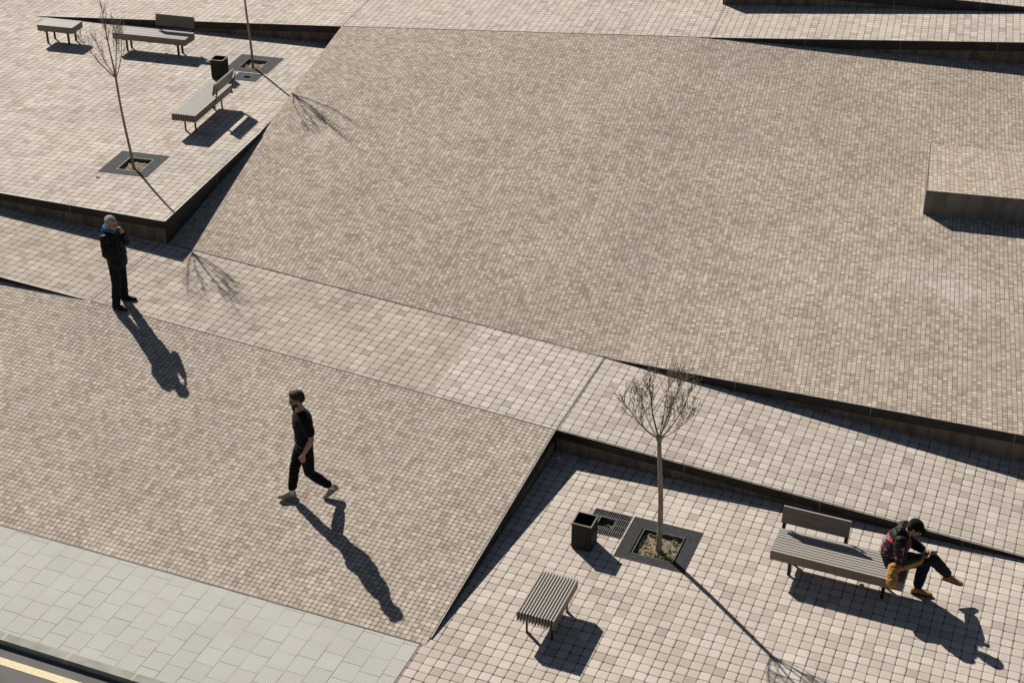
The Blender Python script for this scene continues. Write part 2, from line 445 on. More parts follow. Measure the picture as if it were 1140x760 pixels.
# the two slopes of small pavers
def x_left(y):   # border of the big slope towards the upper terrace
    if y < M_UP.y: return lerp(C_UP.x, M_UP.x, (y - C_UP.y) / (M_UP.y - C_UP.y))
    return lerp(M_UP.x, TL.x, (y - M_UP.y) / (TL.y - M_UP.y))
def big_slope():
    mb = MB(); vs = []; fs = []; nx, ny = 36, 30
    blk_hole = None
    for j in range(ny + 1):
        t = j / ny
        for i in range(nx + 1):
            s = i / nx
            s0 = lerp(C_UP.x, 12.5, s); n0 = lerp(TL.x, 10.5, s)
            x = lerp(s0, n0, t)
            yn = pw(x, BNY); y = lerp(2.225, yn, t)
            if s == 0: x = x_left(y)
            vs.append((x, y, z_big(x, y)))
    for j in range(ny):
        for i in range(nx):
            k = j * (nx + 1) + i; fs.append((k, k + 1, k + nx + 2, k + nx + 1))
    mb.add(vs, fs); return struct(mb.build('upper_slope_paving', M['big']))
big_slope()
sheet('lower_slope_paving', M['low'], frange(-22., -8.36, 6) + frange(-8.36, -.004, 8)[1:], lambda x: -4.76, lambda x: -.002, z_low, 12)
# upper terrace, level
flat_with_holes('terrace_paving', M['up'], [tuple(LEFT_FRONT), tuple(C_UP), tuple(M_UP), tuple(lerp(M_UP, TL, .999)), (-9.9, 11.66), tuple(BK0), (-26, 9.3), (-26, 1.5)],
                [rect(*PIT_L), rect(*PIT_2), rect(*SM_2)], UPZ)
# strip beyond (a second ramp)
def z_strip(x): return pw(x, [(-17.24, 1.394), (-9.6, TLZ), (TJ.x, TJZ), (TR.x, TRZ), (TR2.x, TR2Z)])
def y_strip(x): return pw(x, [(-26., 9.3), (-17.24, 10.58), (-9.6, 11.70), (TJ.x, TJ.y), (TR.x, TR.y), (TR2.x, TR2.y)])
xs = sorted(set(frange(-26., 10.5, 24) + [-17.24, -9.6, TJ.x, TR.x]))
def strip_far(x): return y_strip(x) + (11. if x < -3.5 else 7.)
sheet('upper_ramp_paving', M['strip'], xs, y_strip, strip_far, lambda x, y: z_strip(x) + .02 * (y - y_strip(x)), 6)
# pale tiled pavement, kerb, road
KY = -6.63
sheet('pavement', M['tiles'], frange(-30., -.085, 6), lambda x: KY, lambda x: -4.765, lambda x, y: 0., 2)
mb = MB(); mb.box((0., KY - .065, -.1), (70, .13, .204)); struct(mb.build('kerb', M['kerb']))
sheet('road', M['asphalt'], frange(-40., 40., 4), lambda x: -16., lambda x: KY - .10, lambda x, y: -.088, 2)
sheet('road_marking', M['yellow'], frange(-40., 40., 4), lambda x: -7.075, lambda x: -6.96, lambda x, y: -.084, 1)
sheet('ground', M['ground'], [-400, 400], lambda x: -400, lambda x: 400, lambda x, y: -.45, 1)

# metal joint strips lying in the paving
def joint(a, b, w, name='joint_strip', mat='joint'):
    a, b = V3(a), V3(b); d = (b - a); n = V3((-d.y, d.x, 0)).normalized() * w / 2
    mb = MB(); mb.add([a - n, b - n, b + n, a + n], [(0, 1, 2, 3)]); struct(mb.build(name, M[mat]))
joint((.01, .03, z_ramp(0, .03) + .005), (.03, 2.215, z_ramp(0, 2.215) + .005), .024)
joint((-8.36, .02, z_ramp(-8.36, .02) + .005), (-8.37, 2.15, z_ramp(-8.36, 2.15) + .005), .022)
joint((0., -.005, .42), (-8.36, -.005, .888), .016)
joint((-8.2, 2.232, z_ramp(-8.2, 2.23) + .012), (.05, 2.232, z_ramp(.05, 2.23) + .006), .018)
joint((-.085, -4.762, .008), (-22., -4.762, .008), .014)
joint((-.08, -6.6, .005), (-.08, -4.74, .005), .012)
def jz(x, y): return z_strip(x) + .02 * (y - y_strip(x)) + .006
joint((TL.x, TL.y + .03, jz(TL.x, TL.y + .03)), (TL.x - .85, TL.y + 7., jz(TL.x - .85, TL.y + 7.)), .018)
joint((TJ.x, TJ.y + .02, jz(TJ.x, TJ.y + .02)), (TJ.x - .22, TJ.y + 2.2, jz(TJ.x - .22, TJ.y + 2.2)), .014)
def joint_poly(pts, w=.02):
    for a, b in zip(pts, pts[1:]): joint(a, b, w)
joint_poly([(TL.x, TL.y, TLZ + .006), (TJ.x, TJ.y, TJZ + .006)])

# ------------------------------------------------------------------ retaining walls
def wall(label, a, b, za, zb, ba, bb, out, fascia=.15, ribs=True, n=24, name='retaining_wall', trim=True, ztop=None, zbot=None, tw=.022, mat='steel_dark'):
    """a,b plan ends; za,zb top heights; ba,bb foot heights; out = +1 when the face looks to the right of a->b"""
    a, b = V3(a[:2]), V3(b[:2]); d = (b - a); L = d.length; d.normalize(); nn = V3((d.y, -d.x)) * out
    t = thing(name, label, 'retaining wall', (a.x, a.y, min(ba, bb)), group='retaining walls of the square')
    def P(s, o, z): q = a + d * s + nn * o; return V3((q.x, q.y, z)) - t.location
    top = ztop or (lambda s: lerp(za, zb, s / L)); bot = zbot or (lambda s: lerp(ba, bb, s / L))
    mb = MB(); ed = MB(); pn = MB()
    for i in range(n):
        s0, s1 = L * i / n, L * (i + 1) / n
        f0, f1 = top(s0) - fascia, top(s1) - fascia
        if fascia > 5: f0, f1 = bot(s0) - .05, bot(s1) - .05
        def prism(m, o0, o1, l0, l1, h0, h1):
            q = [P(s0, o0, l0), P(s0, o1, l0), P(s1, o1, l1), P(s1, o0, l1), P(s0, o0, h0), P(s0, o1, h0), P(s1, o1, h1), P(s1, o0, h1)]
            m.hexa(q)
        prism(mb, 0., .012, f0, f1, top(s0) + .001, top(s1) + .001)
        if trim: prism(ed, .002, .002 + tw * .55, top(s0) + .001, top(s1) + .001, top(s0) + .006, top(s1) + .006)
        if fascia < 5: prism(pn, -.06, -.028, bot(s0) - .06, bot(s1) - .06, top(s0) - .02, top(s1) - .02)
    if fascia < 5 and L > 3:      # butt joints of the steel plates, with a bolt either side
        sm_ = MB(); k = max(2, int(L / 1.9))
        for i in range(1, k):
            s0 = L * i / k; h1 = top(s0) - .004; h0 = top(s0) - min(fascia, .3) + .004
            q = [P(s0 - .004, .0125, h0), P(s0 - .004, .0145, h0), P(s0 + .004, .0145, h0), P(s0 + .004, .0125, h0), P(s0 - .004, .0125, h1), P(s0 - .004, .0145, h1), P(s0 + .004, .0145, h1), P(s0 + .004, .0125, h1)]
            sm_.hexa(q)
        sm_.build('plate_seams', M['steel_edge'], t)['kind'] = 'stuff'
    if ribs and fascia < 5:
        k = int(L / .034)
        for i in range(k):
            s0 = L * (i + .2) / k; s1 = L * (i + .7) / k
            l = bot(s0) - .05; h = top(s0) - fascia * .6
            if h - l < .06: continue
            pn.hexa([P(s0, -.03, l), P(s0, -.012, l), P(s1, -.012, l), P(s1, -.03, l), P(s0, -.03, h), P(s0, -.012, h), P(s1, -.012, h), P(s1, -.03, h)])
    mb.build('fascia', M[mat], t)
    for m, nm, mt in ((pn, 'ribbed_panel', M['rust']), (ed, 'edge_trim', M['steel_edge'])):
        if m.v:
            bmx = m.build(nm, mt, t)
    return t
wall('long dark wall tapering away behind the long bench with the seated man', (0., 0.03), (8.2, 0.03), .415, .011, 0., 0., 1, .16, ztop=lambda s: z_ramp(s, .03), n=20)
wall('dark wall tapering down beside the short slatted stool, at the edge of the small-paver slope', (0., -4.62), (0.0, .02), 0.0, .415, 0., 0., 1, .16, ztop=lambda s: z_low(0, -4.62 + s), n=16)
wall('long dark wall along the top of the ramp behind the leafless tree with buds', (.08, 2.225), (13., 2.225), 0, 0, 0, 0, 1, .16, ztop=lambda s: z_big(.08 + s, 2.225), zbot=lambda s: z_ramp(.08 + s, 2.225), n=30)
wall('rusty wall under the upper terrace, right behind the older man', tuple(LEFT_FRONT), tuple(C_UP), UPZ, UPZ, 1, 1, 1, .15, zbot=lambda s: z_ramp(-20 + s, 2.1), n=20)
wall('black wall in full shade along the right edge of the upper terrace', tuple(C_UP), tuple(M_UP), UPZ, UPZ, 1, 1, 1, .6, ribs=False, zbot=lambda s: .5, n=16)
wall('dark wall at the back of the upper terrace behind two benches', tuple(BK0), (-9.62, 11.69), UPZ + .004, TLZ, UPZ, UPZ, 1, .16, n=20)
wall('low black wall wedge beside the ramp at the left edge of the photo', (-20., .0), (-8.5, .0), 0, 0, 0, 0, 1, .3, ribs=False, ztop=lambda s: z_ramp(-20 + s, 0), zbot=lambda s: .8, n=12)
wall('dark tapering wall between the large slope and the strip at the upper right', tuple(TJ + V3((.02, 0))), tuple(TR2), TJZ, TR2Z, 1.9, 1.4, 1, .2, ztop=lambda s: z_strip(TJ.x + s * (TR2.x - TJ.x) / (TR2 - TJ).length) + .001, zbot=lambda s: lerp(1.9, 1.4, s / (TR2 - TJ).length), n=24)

# raised block that emerges from the big slope on the right
def block():
    a = V3((4.149, 8.363)); zt = 1.603
    f = V3((math.cos(R(8.7)), math.sin(R(8.7)))); L = 5.
    e = V3((3.83, 11.13))
    b = a + f * L; e2 = e + f * L
    za, zb, ze, ze2 = zt, zt + .06, z_big(e.x, e.y) + .004, z_big(e.x, e.y) - .03
    mb = MB(); N = 10; vs = []; fs = []
    for j in range(N + 1):
        for i in range(N + 1):
            p = lerp(lerp(a, b, i / N), lerp(e, e2, i / N), j / N); z = lerp(lerp(za, zb, i / N), lerp(ze, ze2, i / N), j / N)
            vs.append((p.x, p.y, z))
    for j in range(N):
        for i in range(N):
            k = j * (N + 1) + i; fs.append((k, k + 1, k + N + 2, k + N + 1))
    mb.add(vs, fs); struct(mb.build('block_paving', M['block']))
    jm = MB(); jn = V3((-.02, 0)); jm.add([(e.x, e.y, ze + .004), (a.x, a.y, za + .004), (a.x - .006, a.y, za + .004), (e.x - .012, e.y, ze + .004)], [(0, 1, 2, 3)]); struct(jm.build('joint_strip', M['steel_dark']))
    wall('short plain dark wall of the raised block at the right edge', tuple(a), tuple(b), za, zb, .9, .9, 1, 9., ribs=False, n=6, zbot=lambda s: .75, trim=False, mat='steel_plain')
    wall('thin steel side edge of the raised block on the large slope', tuple(e), tuple(a), ze, za, 1.2, .9, 1, 9., ribs=False, n=6, zbot=lambda s: .75, trim=False, mat='steel_plain')
block()

# second wall and terrace at the top right
W9a = V3((-1.814, 16.042)); W9b = V3((4.814, 17.663)); W9c = W9a + (W9b - W9a) * 2.
def w9top(s):
    return pw(s / (W9b - W9a).length, [(0., 2.62), (.73, 2.45), (1., 2.355), (2., 2.02)])
def w9bot(s): x = W9a.x + s * (W9c.x - W9a.x) / (W9c - W9a).length; return z_strip(x) - .05
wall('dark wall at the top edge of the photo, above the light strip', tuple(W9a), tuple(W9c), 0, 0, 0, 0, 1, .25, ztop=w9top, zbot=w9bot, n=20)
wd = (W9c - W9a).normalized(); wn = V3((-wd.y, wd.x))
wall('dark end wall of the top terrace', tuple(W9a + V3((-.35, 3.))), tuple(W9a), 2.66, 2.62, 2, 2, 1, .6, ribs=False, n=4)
mb = MB()
p0, p1, p2, p3 = W9a, W9c, W9c + wn * 9, W9a + V3((-.35, 3.)) + wn * 5
Lw = (W9c - W9a).length
mb.add([(p0.x, p0.y, w9top(0)), (p1.x, p1.y, w9top(Lw)), (p2.x, p2.y, w9top(Lw) + .1), (p3.x, p3.y, w9top(0) + .1)], [(0, 1, 2, 3)])
struct(mb.build('top_terrace_paving', M['strip']))

# ------------------------------------------------------------------ tree grates
def grate(label, pit, hole, z, ang_off=(0, 0), depth=.07, bar=.019, pitch=.027, mat='grate', soil='soil', seed=1, rim=True, weeds=0, straw=0):
    cx, cy, w, h, a = pit
    t = thing('tree_grate' if hole[0] > .4 else 'small_grate', label, 'grate', (cx, cy, z), a, 'steel grates in the paving')
    hw, hh = hole; ox, oy = ang_off
    x0, x1, y0, y1 = ox - hw / 2, ox + hw / 2, oy - hh / 2, oy + hh / 2
    mb = MB(); top = .002; th = .03
    n = int(w / pitch)
    for i in range(n):
        x = -w / 2 + w * (i + .5) / n
        segs = [(-h / 2, h / 2)]
        if x0 - bar / 2 < x < x1 + bar / 2: segs = [(-h / 2, y0), (y1, h / 2)]
        for s0, s1 in segs:
            if s1 - s0 > .01: mb.box((x, (s0 + s1) / 2, top - th / 2), (bar, s1 - s0 - .004, th))
    for yy in (-h / 2 + .13, h / 2 - .13, 0.):     # cross bars
        if y0 < yy < y1:
            mb.box(((-w / 2 + x0) / 2, yy, top - .02), (x0 + w / 2, .012, th)); mb.box(((w / 2 + x1) / 2, yy, top - .02), (w / 2 - x1, .012, th))
        else: mb.box((0, yy, top - .02), (w, .012, th))
    mb.build('bars', M[mat], t)
    fr = MB(); e = .014
    def ring(X0, X1, Y0, Y1, m, o):
        m.box(((X0 + X1) / 2, Y0 - o * e / 2, -.014), (X1 - X0 + 2 * e * max(o, 0), e, .038)); m.box(((X0 + X1) / 2, Y1 + o * e / 2, -.014), (X1 - X0 + 2 * e * max(o, 0), e, .038))
        m.box((X0 - o * e / 2, (Y0 + Y1) / 2, -.0145), (e, Y1 - Y0, .038)); m.box((X1 + o * e / 2, (Y0 + Y1) / 2, -.0145), (e, Y1 - Y0, .038))
    ring(-w / 2, w / 2, -h / 2, h / 2, fr, -1); fr.build('frame', M['grate'], t)
    rm = MB(); e = .012; ring(x0, x1, y0, y1, rm, -1)
    for sx in (x0, x1): rm.box((sx, (y0 + y1) / 2, -.06), (.008, y1 - y0, .10))
    for sy in (y0, y1): rm.box(((x0 + x1) / 2, sy, -.0605), (x1 - x0, .008, .10))
    rm.build('pit_rim', M['grate_bar'], t)
    # soil bed, uneven
    rnd = random.Random(seed); sb = MB(); N = 26; vs = []; fs = []
    for j in range(N + 1):
        for i in range(N + 1):
            x = lerp(-w / 2, w / 2, i / N); y = lerp(-h / 2, h / 2, j / N)
            zz = -depth + .03 * noise.noise(V3((x * 9 + seed, y * 9, 0))) + .02 * noise.noise(V3((x * 30, y * 30 + seed, 2)))
            vs.append((x, y, min(zz, -.034)))
    for j in range(N):
        for i in range(N):
            k = j * (N + 1) + i; fs.append((k, k + 1, k + N + 2, k + N + 1))
    sb.add(vs, fs); sb.build('soil', M[soil], t, smooth=True)
    if straw:
        st = MB()
        for i in range(straw):
            r = abs(rnd.gauss(0, .09)) + .02; q = rnd.uniform(0, 6.28)
            c = V3((ox + r * math.cos(q), oy - .08 + r * math.sin(q) * .8, -depth + .02 + rnd.uniform(0, .02)))
            if not (x0 < c.x < x1 and y0 < c.y < y1): continue
            b = rnd.uniform(0, 6.28); l = rnd.uniform(.03, .09)
            st.box(c, (l, .006, .004), b)
        o = st.build('straw_mulch', M['straw'], t); o['kind'] = 'stuff'
    if weeds:
        wd_ = MB()
        for i in range(weeds):
            x = rnd.uniform(x0 + .03, x1 - .03); y = rnd.uniform(y0 + .03, y1 - .03)
            if noise.noise(V3((x * 7 + seed, y * 7, 4))) < .0: continue
            b = rnd.uniform(0, 6.28); l = rnd.uniform(.02, .055); ww = l * .3; zz = -depth + .01
            dx, dy = math.cos(b), math.sin(b); lift = rnd.uniform(.015, .05)
            wd_.add([(x - dy * ww, y + dx * ww, zz), (x + dy * ww, y - dx * ww, zz), (x + dx * l + dy * ww * .5, y + dy * l - dx * ww * .5, zz + lift), (x + dx * l * 1.2, y + dy * l * 1.2, zz + lift * .8)], [(0, 1, 2, 3)])
        o = wd_.build('weeds', M['weed'], t); o['kind'] = 'stuff'
    return t
grate('dark square grate round the tree in the lower plaza, weeds in its pit', PIT_LP, (.605, .61), 0., (0., -.03), .055, .0225, .027, seed=3, weeds=230, straw=170)
grate('small bright-barred square grate beside the litter bin in the lower plaza', SM_LP, (.25, .25), 0., (-.03, 0.), .09, .0085, .0295, 'grate_bar', seed=5, weeds=60)
grate('dark square grate round the thin tree nearest the terrace front edge', PIT_L, (.50, .58), UPZ, (.03, -.02), .062, .0235, .027, seed=8, straw=180)
grate('dark square grate round the tree by the terrace bin', PIT_2, (.50, .58), UPZ, (0., -.02), .062, .0235, .027, seed=11, straw=160)
grate('small dark grate behind the terrace bench that is seen end on', SM_2, (.2, .17), UPZ, (0, 0), .1, .0235, .027, seed=13)

# ------------------------------------------------------------------ benches
def bench(label, length, loc, rz, back=0, depth=.53, group=None, nsl=13, fill=.54):
    t = thing('slatted_bench' if back else 'slatted_stool', label, 'bench', loc, rz, group or 'slatted benches and stools of the square')
    zt, th = .45, .145; s = MB(); pit = depth / nsl; sw = pit * fill
    rnd = random.Random(int(loc[0] * 31))
    for i in range(nsl):
        y = -depth / 2 + pit * (i + .5)
        dz = rnd.uniform(-.0015, .0015); dl = rnd.uniform(-.004, .004)
        s.box((dl, y, zt - th / 2 + dz), (length, sw, th))
    s.build('seat', M['wood'], t)
    for k in range(3 if length > 1.2 else 2):
        f = MB(); nx = 3 if length > 1.2 else 2; e = .26 if length > 1.2 else .17
        f.box((lerp(-length / 2 + e, length / 2 - e, k / (nx - 1)), 0, zt - th - .012), (.05, depth - .06, .022)); f.build('crossbar', M['metal_black'], t)
    lx = length / 2 - (.26 if length > 1.2 else .17); ly = depth / 2 - (.15 if length > 1.2 else .09)
    for sx in (-1, 1):
        for sy in (-1, 1):
            l = MB(); l.box((sx * lx, sy * ly, (zt - th - .02) / 2), (.05, .014, zt - th - .02))
            l.build('leg', M['metal_black'], t)
    if back:
        x0, x1 = sorted((back * (length / 2 - .005), -back * .04)); cx = (x0 + x1) / 2; bl = x1 - x0
        tilt = R(-14); yb = depth / 2 - .005; m4 = Matrix.Rotation(tilt, 4, 'X')
        b = MB(); hgt = .25; nb = 3
        for k in range(nb):
            q = V3((cx, yb, zt + .10)) + m4 @ V3((0, 0, hgt * (k + .5) / nb))
            b.box(q, (bl, .034, hgt / nb - .002), mat=m4)
        b.build('backrest', M['wood'], t)
        for xx in (x0 + .035, x1 - .035):
            br = MB(); q = V3((xx, yb + .002, zt - .05)) + m4 @ V3((0, .028, .17))
            br.box(q, (.05, .012, .34), mat=m4); br.box((xx, yb - .07, zt - th - .012), (.045, .2, .02)); br.build('bracket', M['metal_black'], t)
    return t
bench('long slatted bench with a backrest, where the man in the cap sits', 1.80, (4.66, -1.435, 0), R(-.6), -1, .56, nsl=10, fill=.74)
bench('short backless slatted stool alone in the lower plaza, left of the long bench', .92, (1.285, -3.735, 0), R(90), 0)
bench('long slatted bench seen end on, right beside the terrace bin', 1.80, (-10.12, 6.57, UPZ), R(-82.9), -1, .52, nsl=10, fill=.74)
bench('long slatted bench by the back wall of the terrace, behind the thin tree', 1.78, (-13.25, 9.58, UPZ), R(7.), 1, .50, nsl=10, fill=.74)
bench('short backless slatted stool by the back wall of the terrace, at the upper left', .87, (-15.57, 9.31, UPZ), R(8.), 0, .50, nsl=10, fill=.74)

# ------------------------------------------------------------------ bins
def bin_(label, loc, rz):
    t = thing('litter_bin', label, 'litter bin', loc, rz, 'litter bins of the square')
    w, h = .275, .43; b = MB(); tk = .012
    for (cx, cy, dx, dy) in ((0, -w / 2 + tk / 2, w, tk), (0, w / 2 - tk / 2, w, tk), (-w / 2 + tk / 2, 0, tk, w - 2 * tk), (w / 2 - tk / 2, 0, tk, w - 2 * tk)):
        b.box((cx, cy, h / 2 + .01), (dx, dy, h - .02))
    b.box((0, 0, .03), (w - .02, w - .02, .02))
    b.build('body', M['metal_black'], t)
    s = MB(); n = 11
    for i in range(n):
        q = -w / 2 + w * (i + .5) / n
        for cx, cy, dx, dy in ((q, -w / 2 - .005, .014, .011), (q, w / 2 + .005, .014, .011), (-w / 2 - .005, q, .011, .014), (w / 2 + .005, q, .011, .014)):
            s.box((cx, cy, h / 2), (dx, dy, h - .03))
    s.build('slats', M['steel_dark'], t)
    r = MB(); e = .016; W2 = w + .022
    for cx, cy, dx, dy in ((0, -W2 / 2 + e / 2, W2, e), (0, W2 / 2 - e / 2, W2, e), (-W2 / 2 + e / 2, 0, e, W2 - 2 * e), (W2 / 2 - e / 2, 0, e, W2 - 2 * e)):
        r.box((cx, cy, h + .004), (dx, dy, .014))
    r.build('rim', M['bin_rim'], t)
    g = MB(); g.box((0, 0, h * .55), (w - .04, w - .04, .01)); g.ell((.03, .02, h * .6), (.06, .05, .03)); g.build('liner', M['glass_black'], t)
    return t
bin_('small square black litter bin beside the small grate in the lower plaza', (1.185, -1.995, 0), 0.)
bin_('small square black litter bin on the upper terrace behind the bench end', (-11.06, 8.77, UPZ), UA)

# ------------------------------------------------------------------ trees
def make_tree(name, label, base, height, r0, lean, limbs, seed, twig_len=.45, twigs=9, buds=True, up=.75, bud_n=5, tw=.002):
    t = thing(name, label, 'tree', base, group='young bare trees in square grates')
    rnd = random.Random(seed)
    tr = MB(); n = 9; pts = []; rad = []
    for i in range(n + 1):
        q = i / n; w = .012 * math.sin(q * 5 + seed)
        pts.append(V3((lean[0] * q ** 1.2 + w, lean[1] * q ** 1.2 + w * .6, -.08 + (height + .08) * q))); rad.append(lerp(r0 * 1.12, r0 * .8, q) * (1.25 if i == 0 else 1))
    tr.tube(pts, rad, 9); top = pts[-1]
    tr.ell(top, (r0 * 1.15, r0 * 1.1, r0 * 1.7), n=9, m=6)
    tr.build('trunk', M['bark'], t, smooth=True)
    cr = MB(); bd = cr
    def branch(p, d, L, r, depth):
        k = 5 if depth < 2 else 3; P = [p.copy()]; D = d.normalized(); 
        for i in range(k):
            D = (D + V3((rnd.gauss(0, .07), rnd.gauss(0, .07), up * (.34 if depth == 0 else .2) + rnd.gauss(0, .04)))).normalized()
            P.append(P[-1] + D * L / k)
        cr.tube(P, [lerp(r, r * .35, i / k) for i in range(k + 1)], 6 if depth < 1 else 4)
        if depth >= 2:
            if buds:
                for i in range(bud_n):
                    q = rnd.random(); j = min(k - 1, int(q * k)); c = lerp(P[j], P[j + 1], rnd.random()) + V3((rnd.gauss(0, .008), rnd.gauss(0, .008), .004))
                    b = rnd.uniform(.0045, .009); bd.ell(c, (b * .8, b * .8, b * 1.3), n=5, m=4, mi=1)
            return
        m = twigs if depth == 0 else max(2, int(twigs * .35))
        for i in range(m):
            q = rnd.uniform(.32 if depth == 0 else .2, 1.); j = min(k - 1, int(q * k)); c = lerp(P[j], P[j + 1], q * k - j if q < 1 else 1.)
            az = rnd.uniform(0, 2 * math.pi); tilt = rnd.uniform(.25, .62)
            a = D.orthogonal().normalized(); b = D.cross(a); lateral = a * math.cos(az) + b * math.sin(az)
            dd = (D * math.cos(tilt) + lateral * math.sin(tilt)).normalized()
            l = twig_len * (1.15 - .55 * q) * rnd.uniform(.55, 1.2) * (1 if depth == 0 else .55)
            branch(c, dd, l, max(tw, r * (.34 if depth == 0 else .6)), depth + 1)
    for az, tilt, L, r in limbs:
        az, tilt = R(az), R(tilt)
        branch(top - V3((0, 0, .02)), V3((math.sin(tilt) * math.cos(az), math.sin(tilt) * math.sin(az), math.cos(tilt))), L, r, 0)
    cr.build('crown', [M['twig'], M['bud']], t, smooth=True)
    return t
make_tree('young_tree', 'young leafless tree with dry buds standing in the lower plaza', (2.20, -1.70, 0), 1.90, .037, (-.08, -.06),
          [(203, 58, .90, .013), (188, 24, 1.0, .0145), (8, 19, 1.0, .0145), (26, 46, .92, .0125), (300, 42, .85, .009), (100, 42, .85, .009), (355, 64, .65, .007), (215, 40, .8, .008)], 12, .40, 14, up=.58, bud_n=3, tw=.0013)
make_tree('young_tree', 'thin bare tree standing near the front of the upper terrace', (-10.105, 3.985, UPZ), 1.80, .024, (-.12, -.03),
          [(214, 46, 1.0, .012), (170, 6, 1.35, .018), (52, 34, .9, .011), (110, 24, .8, .010), (250, 26, .8, .010), (20, 16, 1., .011)], 33, .50, 10, buds=True, up=.75, bud_n=1, tw=.003)
make_tree('young_tree', 'bare tree beside the terrace bin, cut by the top of the photo', (-10.72, 9.56, UPZ), 1.75, .026, (-.05, 0.),
          [(54, 36, 1.25, .014), (310, 14, 1.35, .016), (234, 44, 1.1, .012), (130, 22, 1.0, .012), (200, 18, 1.1, .012), (30, 18, 1.1, .012)], 57, .50, 10, buds=True, up=.6, bud_n=1, tw=.003)

# ------------------------------------------------------------------ small litter
def scrap(label, cat, mat, loc, s, seed):
    rnd = random.Random(seed); mb = MB(); n = 7; vs = [(0, 0, .012)]
    for i in range(n):
        a = 2 * math.pi * i / n; r = s * rnd.uniform(.6, 1.1); vs.append((r * math.cos(a), r * math.sin(a) * .7, rnd.uniform(.004, .025)))
    lo = [(x, y, z - .003) for x, y, z in vs]
    fs = [(0, i + 1, (i + 1) % n + 1) for i in range(n)]
    fs2 = [(n + 1, n + 1 + (i + 1) % n + 1, n + 2 + i) for i in range(n)]
    mb.add(vs + lo, fs + fs2 + [(i + 1, n + 2 + i, n + 2 + (i + 1) % n, (i + 1) % n + 1) for i in range(n)])
    o = mb.build('paper_scrap' if cat == 'litter' else 'fallen_leaf', mat); o.location = loc; tag(o, label, cat); return o
scrap('crumpled white paper scrap in the shaded corner of the lower plaza, nearest the corner', 'litter', M['paper'], (.12, -.14, 0), .045, 1)
scrap('small white scrap in the shade under the long wall, to the right of the corner', 'litter', M['paper'], (.62, -.30, 0), .03, 4)
scrap('brown dead leaf on the terrace paving in front of the thin tree', 'leaf', M['leaf'], (-10.44, 3.32, UPZ), .05, 3)

# ------------------------------------------------------------------ people (local frame: +x forward, +y left)
def hand(mb, wrist, dirv, palm_n, thumb_side, size=1., curl=.6):
    """palm along dirv, palm_n = direction the palm faces, thumb on thumb_side"""
    w = V3(wrist); d = V3(dirv).normalized(); n = V3(palm_n); n = (n - d * n.dot(d)).normalized(); s = V3(thumb_side); s = (s - d * s.dot(d) - n * s.dot(n)).normalized()
    k = size
    mb.loft([(w, s * .022 * k, n * .018 * k), (w + d * .03 * k, s * .032 * k, n * .016 * k), (w + d * .065 * k, s * .039 * k, n * .015 * k), (w + d * .092 * k, s * .037 * k, n * .013 * k)], 12)
    for i, (off, L) in enumerate(((.029, .070), (.0105, .079), (-.0085, .073), (-.0265, .057))):
        b = w + d * .085 * k + s * off * k; P = [b]; a = curl * .25 + .05 * i * curl
        for seg in (.45, .32, .23):
            P.append(P[-1] + (d * math.cos(a) + n * math.sin(a)) * L * seg * k); a += curl * .75
        mb.limb(P, [.0092 * k, .0088 * k, .0080 * k, .0068 * k], 8)
    b = w + d * .022 * k + s * .026 * k
    P = [b, b + (d * .7 + s * .6 + n * .25).normalized() * .035 * k]
    P.append(P[-1] + (d * .9 + s * .25 + n * .35).normalized() * .03 * k); P.append(P[-1] + (d * .9 + n * .35).normalized() * .022 * k)
    mb.limb(P, [.013 * k, .011 * k, .0095 * k, .008 * k], 8)

def rotm(yaw=0., pitch=0., roll=0.):
    return (Matrix.Rotation(yaw, 3, 'Z') @ Matrix.Rotation(pitch, 3, 'Y') @ Matrix.Rotation(roll, 3, 'X'))

def head(mb, c, rot, k=1.):
    def E(off, r, n=14): mb.ell(V3(c) + rot @ (V3(off) * k), tuple(x * k for x in r), rot, n)
    E((-.008, 0, .03), (.098, .076, .088)); E((.022, 0, -.018), (.072, .064, .082)); E((.036, 0, -.07), (.046, .047, .038)); E((.058, 0, -.088), (.024, .026, .019))
    E((.074, 0, .024), (.018, .055, .014)); E((.066, .038, -.02), (.018, .02, .018)); E((.066, -.038, -.02), (.018, .02, .018))
    mb.limb([V3(c) + rot @ (V3(p) * k) for p in ((.088, 0, .014), (.103, 0, -.014), (.108, 0, -.03))], [.009 * k, .013 * k, .0155 * k], 8)
    E((.092, 0, -.057), (.010, .024, .007)); E((.09, 0, -.066), (.010, .021, .007))
    for s in (1, -1):
        E((-.004, s * .078, -.008), (.020, .009, .032)); E((-.012, s * .082, .006), (.016, .006, .016))

def eyes(c, rot, parent, k=1.):
    for s in (1, -1):
        m = MB(); m.ell(V3(c) + rot @ (V3((.079, s * .032, .003)) * k), (.010 * k, .0145 * k, .0085 * k), rot, 10, 7); m.build('eye', M['eye'], parent, True)
    for s in (1, -1):
        m = MB(); m.limb([V3(c) + rot @ (V3(p) * k) for p in ((.088, s * .015, .022), (.087, s * .034, .027), (.077, s * .052, .02))], [.004, .005, .003], 6); m.build('eyebrow', M['hair_dark'], parent, True)

def shoe(mb, sole, heel, toe_dir, k=1., ht=1.):
    d = V3(toe_dir).normalized(); u = V3((0, 0, 1)); u = (u - d * u.dot(d)).normalized(); s = u.cross(d); h = V3(heel)
    for m, zb, hh, w in ((mb, .012, None, 1.), (sole, 0., .022, 1.06)):
        P = []
        for q, hw, top in ((-.012, .028, .06), (.03, .036, .105), (.09, .036, .098), (.15, .042, .07), (.21, .045, .05), (.26, .036, .04), (.283, .018, .03)):
            t = hh if hh else top * ht
            c = h + d * q * k + u * (zb + t / 2) * k
            P.append((c, s * hw * w * k, u * t / 2 * k))
        m.loft(P, 14)

